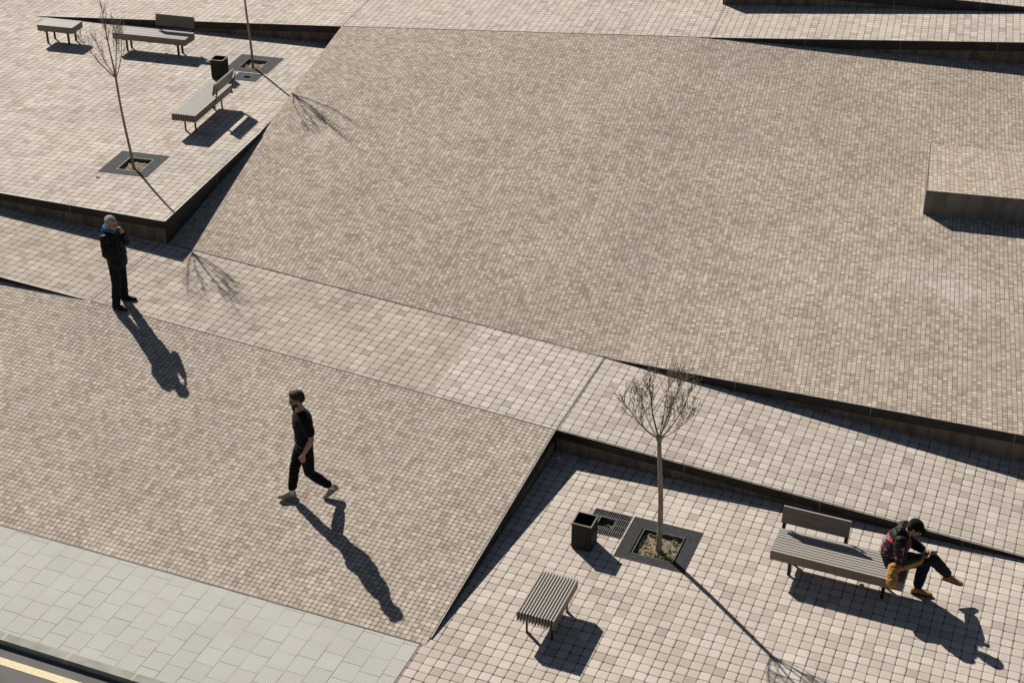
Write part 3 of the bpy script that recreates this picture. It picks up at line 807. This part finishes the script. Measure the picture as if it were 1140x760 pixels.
def ring_z(c, rx, ry, yaw=0.):
    a = Matrix.Rotation(yaw, 3, 'Z'); return (V3(c), a @ V3((rx, 0, 0)), a @ V3((0, ry, 0)))

# --- walking man in black
def walker():
    t = thing('person', 'bearded man in a black T-shirt and black trousers striding to the left, sunglasses on', 'person', (-2.77, -2.79, z_low(-2.77, -2.79)), R(222)); t.scale = (1.02,) * 3
    zz = 0.
    hipL, hipR = V3((.0, .085, .92)), V3((.0, -.085, .92))
    # right leg forward and straight, left leg behind with heel lifting
    kR, aR = V3((.135, -.10, .50)), V3((.205, -.10, .085))
    kL, aL = V3((-.03, .09, .485)), V3((-.335, .09, .175))
    hd = V3((.055, 0, 1.665)); hr = rotm(R(-6), R(6))
    shL, shR = V3((-.0, .185, 1.43)), V3((.02, -.185, 1.43))
    eL, wL = V3((-.06, .245, 1.14)), V3((.07, .24, .91))
    eR, wR = V3((-.10, -.245, 1.15)), V3((-.02, -.25, .905))
    body = MB()
    body.limb([(.01, 0, 1.42), (.03, 0, 1.50), (.045, 0, 1.59)], [.065, .056, .055], 14)
    head(body, hd, hr)
    body.loft([ring_z((0, 0, .88), .085, .13), ring_z((.0, 0, 1.0), .09, .135), ring_z((.0, 0, 1.15), .085, .125), ring_z((0, 0, 1.32), .1, .15), ring_z((0, 0, 1.42), .07, .13), ring_z((0, 0, 1.46), .04, .06)], 16)
    for sh, e, w in ((shL, eL, wL), (shR, eR, wR)): body.limb([sh, lerp(sh, e, .5), e, lerp(e, w, .3), w], [.05, .045, .038, .041, .024], 12)
    for h, k, a in ((hipL, kL, aL), (hipR, kR, aR)): body.limb([h, k, lerp(k, a, .35), a], [.07, .047, .046, .033], 12)
    hand(body, wL, (.12, -.02, -1), (-.3, -1, 0), (1, .1, 0), 1.0, .7); hand(body, wR, (.15, 0, -1), (-.3, 1, 0), (1, 0, 0), 1.0, .6)
    remesh(body, 'body', M['skin_tan'], t, .0055, 3)
    eyes(hd, hr, t)
    s = MB()
    s.loft([ring_z((.0, 0, .955), .125, .172), ring_z((.0, 0, 1.02), .122, .170), ring_z((.0, 0, 1.13), .122, .172), ring_z((.005, 0, 1.28), .14, .195), ring_z((.0, 0, 1.38), .125, .20), ring_z((.0, 0, 1.44), .09, .16), ring_z((.012, 0, 1.488), .064, .075)], 20)
    for sh, e in ((shL, eL), (shR, eR)): s.limb([sh + V3((0, 0, -.01)), lerp(sh, e, .4), lerp(sh, e, .62)], [.078, .077, .076], 14)
    remesh(s, 'tshirt', M['black'], t, .009, 3, .007, 8., 1.)
    p = MB()
    p.loft([ring_z((.0, 0, .80), .11, .155), ring_z((0, 0, .88), .122, .168), ring_z((0, 0, .97), .112, .158), ring_z((0, 0, 1.0), .108, .155)], 18)
    for h, k, a in ((hipL, kL, aL), (hipR, kR, aR)): p.limb([h + V3((0, 0, -.03)), lerp(h, k, .5), k, lerp(k, a, .35), lerp(k, a, .80)], [.10, .09, .07, .069, .058], 14)
    remesh(p, 'trousers', M['black2'], t, .009, 3, .008, 8., 4.)
    bl = MB(); bl.loft([ring_z((0, 0, .945), .128, .174), ring_z((0, 0, .98), .127, .173)], 24); remesh(bl, 'belt', M['leather'], t, .008, 1)
    # hair and beard
    h = MB(); 
    for off, r in (((-.012, 0, .058), (.098, .082, .078)), ((-.05, 0, .02), (.062, .078, .075)), ((.035, 0, .105), (.06, .062, .032)), ((.06, .01, .1), (.035, .045, .025))): h.ell(hd + hr @ V3(off), r, hr)
    remesh(h, 'hair', M['hair_dark'], t, .007, 1, .006, 40., 2.)
    b = MB()
    for off, r in (((.045, 0, -.085), (.05, .048, .032)), ((.03, .05, -.055), (.035, .012, .04)), ((.03, -.05, -.055), (.035, .012, .04)), ((.094, 0, -.049), (.008, .026, .005))): b.ell(hd + hr @ V3(off), r, hr)
    remesh(b, 'beard', M['hair_dark'], t, .005, 1, .002, 60., 2.)
    g = MB()
    for sd in (1, -1):
        g.ell(hd + hr @ V3((.097, sd * .033, .006)), (.007, .027, .019), hr); g.limb([hd + hr @ V3(q) for q in ((.093, sd * .058, .012), (.06, sd * .079, .012), (.0, sd * .083, .01))], [.004, .0035, .003], 6)
    g.limb([hd + hr @ V3((.104, -.012, .012)), hd + hr @ V3((.104, .012, .012))], [.003, .003], 6); g.build('sunglasses', M['lens'], t, True)
    for a, td in ((aR, (1, -.06, .10)), (aL, (1, .0, -.62))):
        d = V3(td).normalized(); u = (V3((0, 0, 1)) - d * d.z).normalized()
        heel = a - u * .085 - d * .055
        sh = MB(); so = MB(); shoe(sh, so, heel, td, .9, 1.2); o = remesh(sh, 'shoe', M['olive'], t, .006, 2); so.build('sole', M['sole'], o, True)
        sk = MB(); k = kR if a is aR else kL; sk.limb([a - (a - k).normalized() * .11, a], [.044, .043], 12); sk.build('sock', M['sock'], t, True)
    return t
walker()

# --- older man standing, hand at his mouth
def older():
    t = thing('person', 'older grey-haired man in a dark jacket with a blue hood, standing with a raised hand', 'person', (-7.845, .125, z_ramp(-7.845, .125)), R(10)); t.scale = (.97,) * 3
    k_ = .955
    body = MB(); hd = V3((.035, .0, 1.555)); hr = rotm(R(-12), R(12))
    hipL, hipR = V3((.03, .09, .90)), V3((.03, -.09, .90))
    kL, aL = V3((.03, .125, .48)), V3((-.0, .165, .085)); kR, aR = V3((.03, -.105, .48)), V3((-.005, -.15, .085))
    shL, shR = V3((-.03, .18, 1.35)), V3((-.04, -.18, 1.345))
    eL, wL = V3((.15, .215, 1.13)), V3((.185, .06, 1.375)); eR, wR = V3((-.025, -.225, 1.08)), V3((.07, -.12, .93))
    body.limb([(-.03, 0, 1.33), (-.005, 0, 1.42), (.025, 0, 1.50)], [.07, .06, .058], 14); head(body, hd, hr)
    body.loft([ring_z((.03, 0, .86), .09, .13), ring_z((.03, 0, 1.0), .11, .14), ring_z((.0, 0, 1.2), .1, .15), ring_z((-.03, 0, 1.34), .07, .13), ring_z((-.03, 0, 1.40), .04, .06)], 16)
    for sh, e, w in ((shL, eL, wL), (shR, eR, wR)): body.seg([sh, e, w], [.05, .04, .026], 12)
    for h, k, a in ((hipL, kL, aL), (hipR, kR, aR)): body.limb([h, k, a], [.07, .047, .033], 12)
    hand(body, wL, (-.16, -.28, .95), (-.9, -.3, 0), (.1, -.6, .5), 1., 1.1); hand(body, wR, (.5, .1, -.9), (0, 1, 0), (1, 0, .3), 1., .7)
    remesh(body, 'body', M['skin_pale'], t, .0055, 3); eyes(hd, hr, t)
    j = MB()
    j.loft([ring_z((.05, 0, .79), .15, .195), ring_z((.05, 0, .88), .155, .2), ring_z((.04, 0, 1.03), .165, .205), ring_z((.005, 0, 1.2), .16, .215), ring_z((-.025, 0, 1.32), .13, .21), ring_z((-.035, 0, 1.39), .1, .155), ring_z((-.02, 0, 1.44), .085, .095)], 22)
    for sh, e, w in ((shL, eL, wL), (shR, eR, wR)): j.seg([sh, lerp(sh, e, .5), e, lerp(e, w, .45), lerp(e, w, .85)], [.078, .072, .064, .06, .052], 14)
    remesh(j, 'jacket', M['jacket'], t, .010, 3, .011, 9., 3.)
    hd_ = MB()
    for i in range(14):
        a = 2 * math.pi * i / 14
        hd_.ell((-.025 + .085 * math.cos(a), .085 * math.sin(a), 1.43 - .012 * math.cos(a) + (.035 if math.cos(a) < -.2 else 0)), (.028, .028, .034), n=9, m=6)
    hd_.ell((-.105, 0, 1.435), (.042, .075, .042))
    remesh(hd_, 'hood', M['blue'], t, .009, 3, .006, 14., 5.)
    p = MB(); p.loft([ring_z((.03, 0, .74), .11, .165), ring_z((.03, 0, .85), .125, .17), ring_z((.03, 0, .95), .11, .155)], 18)
    for h, k, a in ((hipL, kL, aL), (hipR, kR, aR)): p.limb([h + V3((0, 0, -.05)), lerp(h, k, .5), k, lerp(k, a, .5), lerp(k, a, .96)], [.1, .094, .08, .076, .072], 14)
    remesh(p, 'trousers', M['navy'], t, .010, 3, .009, 8., 6.)
    h = MB()
    for off, r in (((-.03, 0, .05), (.086, .081, .072)), ((-.058, 0, .0), (.058, .081, .076)), ((-.03, .073, -.01), (.035, .014, .045)), ((-.03, -.073, -.01), (.035, .014, .045))): h.ell(hd + hr @ V3(off), r, hr)
    rn = random.Random(4)
    for i in range(60):
        d = V3((rn.gauss(-.35, .6), rn.gauss(0, .7), rn.gauss(.5, .6))).normalized(); h.ell(hd + hr @ (V3((-.035, 0, .035)) + V3((d.x * .085, d.y * .082, d.z * .085))), (.02, .016, .012), hr, n=6, m=5)
    remesh(h, 'hair', M['hair_grey'], t, .005, 1, .004, 60., 2.)
    g = MB()
    for sd in (1, -1): g.limb([hd + hr @ V3(q) for q in ((.1, sd * .008, .01), (.096, sd * .055, .008), (.06, sd * .08, .01), (.0, sd * .084, .01))], [.003, .003, .003, .003], 6)
    g.build('glasses', M['lens'], t, True)
    for a, td in ((aL, (1, .12, 0)), (aR, (1, -.12, 0))):
        sh = MB(); so = MB(); shoe(sh, so, a - V3((.06, 0, .085)), td, .98); o = remesh(sh, 'shoe', M['shoe_black'], t, .007, 2); so.build('sole', M['shoe_black'], o, True)
    return t
older()

# --- seated man with cap, looking at a phone
def sitter():
    ox, oy = 5.36, -1.375
    t = thing('person', 'seated man in a black cap and patterned jacket with crossed legs, looking at a phone', 'person', (ox, oy, 0), R(4))
    body = MB(); pel = V3((0, 0, .545)); hd = V3((.195, .0, 1.115)); hr = rotm(R(-6), R(33))
    hipL, hipR = V3((.02, .09, .535)), V3((.02, -.09, .535))
    kL, aL = V3((.40, .07, .535)), V3((.355, .06, .09))        # planted left foot
    kR, aR = V3((.475, .02, .665)), V3((.74, .15, .335))      # right leg crossed over it
    shL, shR = V3((.06, .18, .975)), V3((.05, -.185, .975))
    eL, wL = V3((.145, .24, .72)), V3((.345, .06, .745)); eR, wR = V3((.09, -.25, .715)), V3((.325, -.10, .735))
    body.limb([(.06, 0, .96), (.105, 0, 1.015), (.15, 0, 1.07)], [.07, .06, .057], 14); head(body, hd, hr)
    body.limb([pel, (-.035, 0, .72), (.0, 0, .88), (.06, 0, .96)], [.115, .115, .12, .085], 16, side=(0, 1, 0), flat=.75)
    for sh, e, w in ((shL, eL, wL), (shR, eR, wR)): body.seg([sh, e, w], [.05, .04, .026], 12)
    for h, k, a in ((hipL, kL, aL), (hipR, kR, aR)): body.seg([h, k, a], [.07, .047, .034], 12)
    hand(body, wL, (.8, -.35, .1), (.1, -.2, 1), (.4, -.8, 0), 1., .9); hand(body, wR, (.85, .3, .1), (.1, .2, 1), (.5, .8, 0), 1., .8)
    remesh(body, 'body', M['skin_tan'], t, .0055, 3); eyes(hd, hr, t)
    def torso(grow):
        return [(V3((-.01, 0, .53)), V3((.135 + grow, 0, 0)), V3((0, .19 + grow, 0))), (V3((-.03, 0, .64)), V3((.155 + grow, 0, .02)), V3((0, .185 + grow, 0))), (V3((-.015, 0, .76)), V3((.17 + grow, 0, .0)), V3((0, .19 + grow, 0))),
                (V3((.03, 0, .88)), V3((.165 + grow, 0, -.05)), V3((0, .20 + grow, 0))), (V3((.05, 0, .965)), V3((.11 + grow, 0, -.06)), V3((0, .185 + grow, 0))), (V3((.085, 0, 1.02)), V3((.08, 0, -.05)), V3((0, .11, 0)))]
    j = MB(); j.loft(torso(0.), 22)
    for sh, e, w in ((shL, eL, wL), (shR, eR, wR)): j.seg([sh, lerp(sh, e, .5), e, lerp(e, w, .45), lerp(e, w, .88)], [.085, .082, .072, .066, .054], 14)
    j.seg([(.10, .085, .985), (.03, .06, 1.035), (.03, -.06, 1.035), (.10, -.085, .985)], [.052, .064, .064, .052], 10)   # collar
    ja = remesh(j, 'jacket', M['jacket'], t, .009, 3, .009, 9., 3.)
    # coloured panels belong to the jacket: faces picked by place on the garment
    ja.data.materials.append(M['plaid']); ja.data.materials.append(M['brown_suede'])
    for f in ja.data.polygons:
        c = f.center
        if .07 < c.x < .23 and -.165 < c.y < .12 and c.z < .95 and c.z > .60: f.material_index = 2
        elif c.z > .685 and c.z < .955 and c.x < .11: f.material_index = 1
    p = MB(); p.loft([ring_z((.0, 0, .475), .13, .175), ring_z((.0, 0, .55), .14, .18), ring_z((-.02, 0, .64), .12, .165)], 18)
    for h, k, a in ((hipL, kL, aL), (hipR, kR, aR)): p.seg([h, lerp(h, k, .5), k, lerp(k, a, .4), lerp(k, a, .84)], [.105, .097, .084, .078, .066], 14)
    remesh(p, 'trousers', M['navy'], t, .009, 3, .006, 8., 7.)
    h = MB(); h.ell(hd + hr @ V3((-.02, 0, .02)), (.098, .083, .08), hr); h.ell(hd + hr @ V3((-.05, 0, -.03)), (.05, .07, .05), hr); remesh(h, 'hair', M['hair_dark'], t, .008, 1, .004, 40., 2.)
    c = MB(); c.ell(hd + hr @ V3((-.012, 0, .055)), (.109, .092, .078), hr)
    c.loft([(hd + hr @ V3((.07, 0, .058)), hr @ V3((0, .082, 0)), hr @ V3((0, 0, .010))), (hd + hr @ V3((.125, 0, .05)), hr @ V3((0, .075, 0)), hr @ V3((0, 0, .008))), (hd + hr @ V3((.165, 0, .036)), hr @ V3((0, .05, 0)), hr @ V3((0, 0, .007)))], 16)
    remesh(c, 'cap', M['black'], t, .007, 2)
    for a, td in ((aL, (1, .03, 0)), (aR, (.95, .08, -.22))):
        d = V3(td).normalized(); u = (V3((0, 0, 1)) - d * d.z).normalized()
        sh = MB(); so = MB(); shoe(sh, so, a - u * .088 - d * .06, td, .98); o = remesh(sh, 'shoe', M['tan_shoe'], t, .006, 2); so.build('sole', M['leather'], o, True)
    # phone held in the hands, and the tan bag on his hip
    Mt = Matrix.Translation((ox, oy, 0)) @ Matrix.Rotation(R(4), 4, 'Z')
    ph = MB(); mm = Matrix.Rotation(R(-18), 4, 'Y'); ph.box((0, 0, 0), (.15, .075, .009), mat=mm); ph.box((0, 0, .0052), (.138, .067, .0012), mat=mm)
    q = Mt @ V3((.452, -.02, .772)); po = ph.build('phone', M['glass_black']); po.location = q; po.rotation_euler = (0, 0, R(4)); tag(po, 'thin dark phone held in the hands of the seated man', 'phone')
    b = MB()
    b.limb([(.0, -.27, .60), (.01, -.33, .535), (.02, -.395, .45)], [.06, .072, .068], 14)
    b.seg([(.02, -.265, .60), (.15, -.195, .655), (.31, -.10, .69)], [.07, .082, .065], 14)
    bag = thing('bag', 'tan canvas bag slumped over the lap of the seated man and the bench edge', 'bag', (ox, oy, 0), R(4))
    remesh(b, 'pouch', M['tan'], bag, .008, 3, .010, 12., 9.)
    pk = MB(); pk.ell((.015, -.43, .49), (.045, .03, .05)); remesh(pk, 'pocket', M['tan_shoe'], bag, .006, 1)
    return t
sitter()

# ------------------------------------------------------------------ camera
cam = bpy.data.cameras.new('camera'); co = bpy.data.objects.new('camera', cam); COL.objects.link(co)
cam.sensor_width = 36.; cam.lens = 1721.1 / 1140 * 36; cam.clip_end = 2000.; cam.clip_start = .1
th, ro, ya = .5298, .0102, R(21.5)
fw = V3((0, math.cos(th), -math.sin(th))); rt = V3((1, 0, 0)); up = rt.cross(fw)
r_ = rt * math.cos(ro) + up * math.sin(ro); u_ = -rt * math.sin(ro) + up * math.cos(ro)
mw = Matrix((( r_.x, u_.x, -fw.x), (r_.y, u_.y, -fw.y), (r_.z, u_.z, -fw.z)))
mw = Matrix.Rotation(ya, 3, 'Z') @ mw
co.matrix_world = Matrix.Translation((6.591, -18.573, 13.5)) @ mw.to_4x4()
scene.camera = co

# ------------------------------------------------------------------ light
EL, AZ = R(36.), R(-35.8)          # elevation, direction the shadows run
sd = V3((math.cos(AZ) * math.cos(EL), math.sin(AZ) * math.cos(EL), -math.sin(EL)))
sl = bpy.data.lights.new('sun', 'SUN'); sl.energy = 5.; sl.angle = R(.53); sl.color = (1., .95, .885)
so = bpy.data.objects.new('sun', sl); COL.objects.link(so); so.rotation_euler = sd.to_track_quat('-Z', 'Y').to_euler(); so.location = (-20, 15, 20)
w = bpy.data.worlds.new('World'); scene.world = w; w.use_nodes = True; nt = w.node_tree; nt.nodes.clear()
sky = nt.nodes.new('ShaderNodeTexSky'); sky.sky_type = 'NISHITA'; sky.sun_disc = False; sky.sun_elevation = EL; sky.altitude = 900.; sky.air_density = .9; sky.dust_density = 1.; sky.sun_rotation = math.atan2(-sd.x, -sd.y)
bg = nt.nodes.new('ShaderNodeBackground'); bg.inputs[1].default_value = .05
wo = nt.nodes.new('ShaderNodeOutputWorld'); hs = nt.nodes.new('ShaderNodeHueSaturation'); hs.inputs['Saturation'].default_value = .9; hs.inputs['Value'].default_value = .74; nt.links.new(sky.outputs[0], hs.inputs['Color']); nt.links.new(hs.outputs[0], bg.inputs[0]); nt.links.new(bg.outputs[0], wo.inputs[0])
scene.view_settings.view_transform = 'Standard'; scene.view_settings.look = 'None'; scene.view_settings.exposure = .42; scene.view_settings.gamma = 1.
scene.view_settings.use_curve_mapping = False
scene.render.film_transparent = False
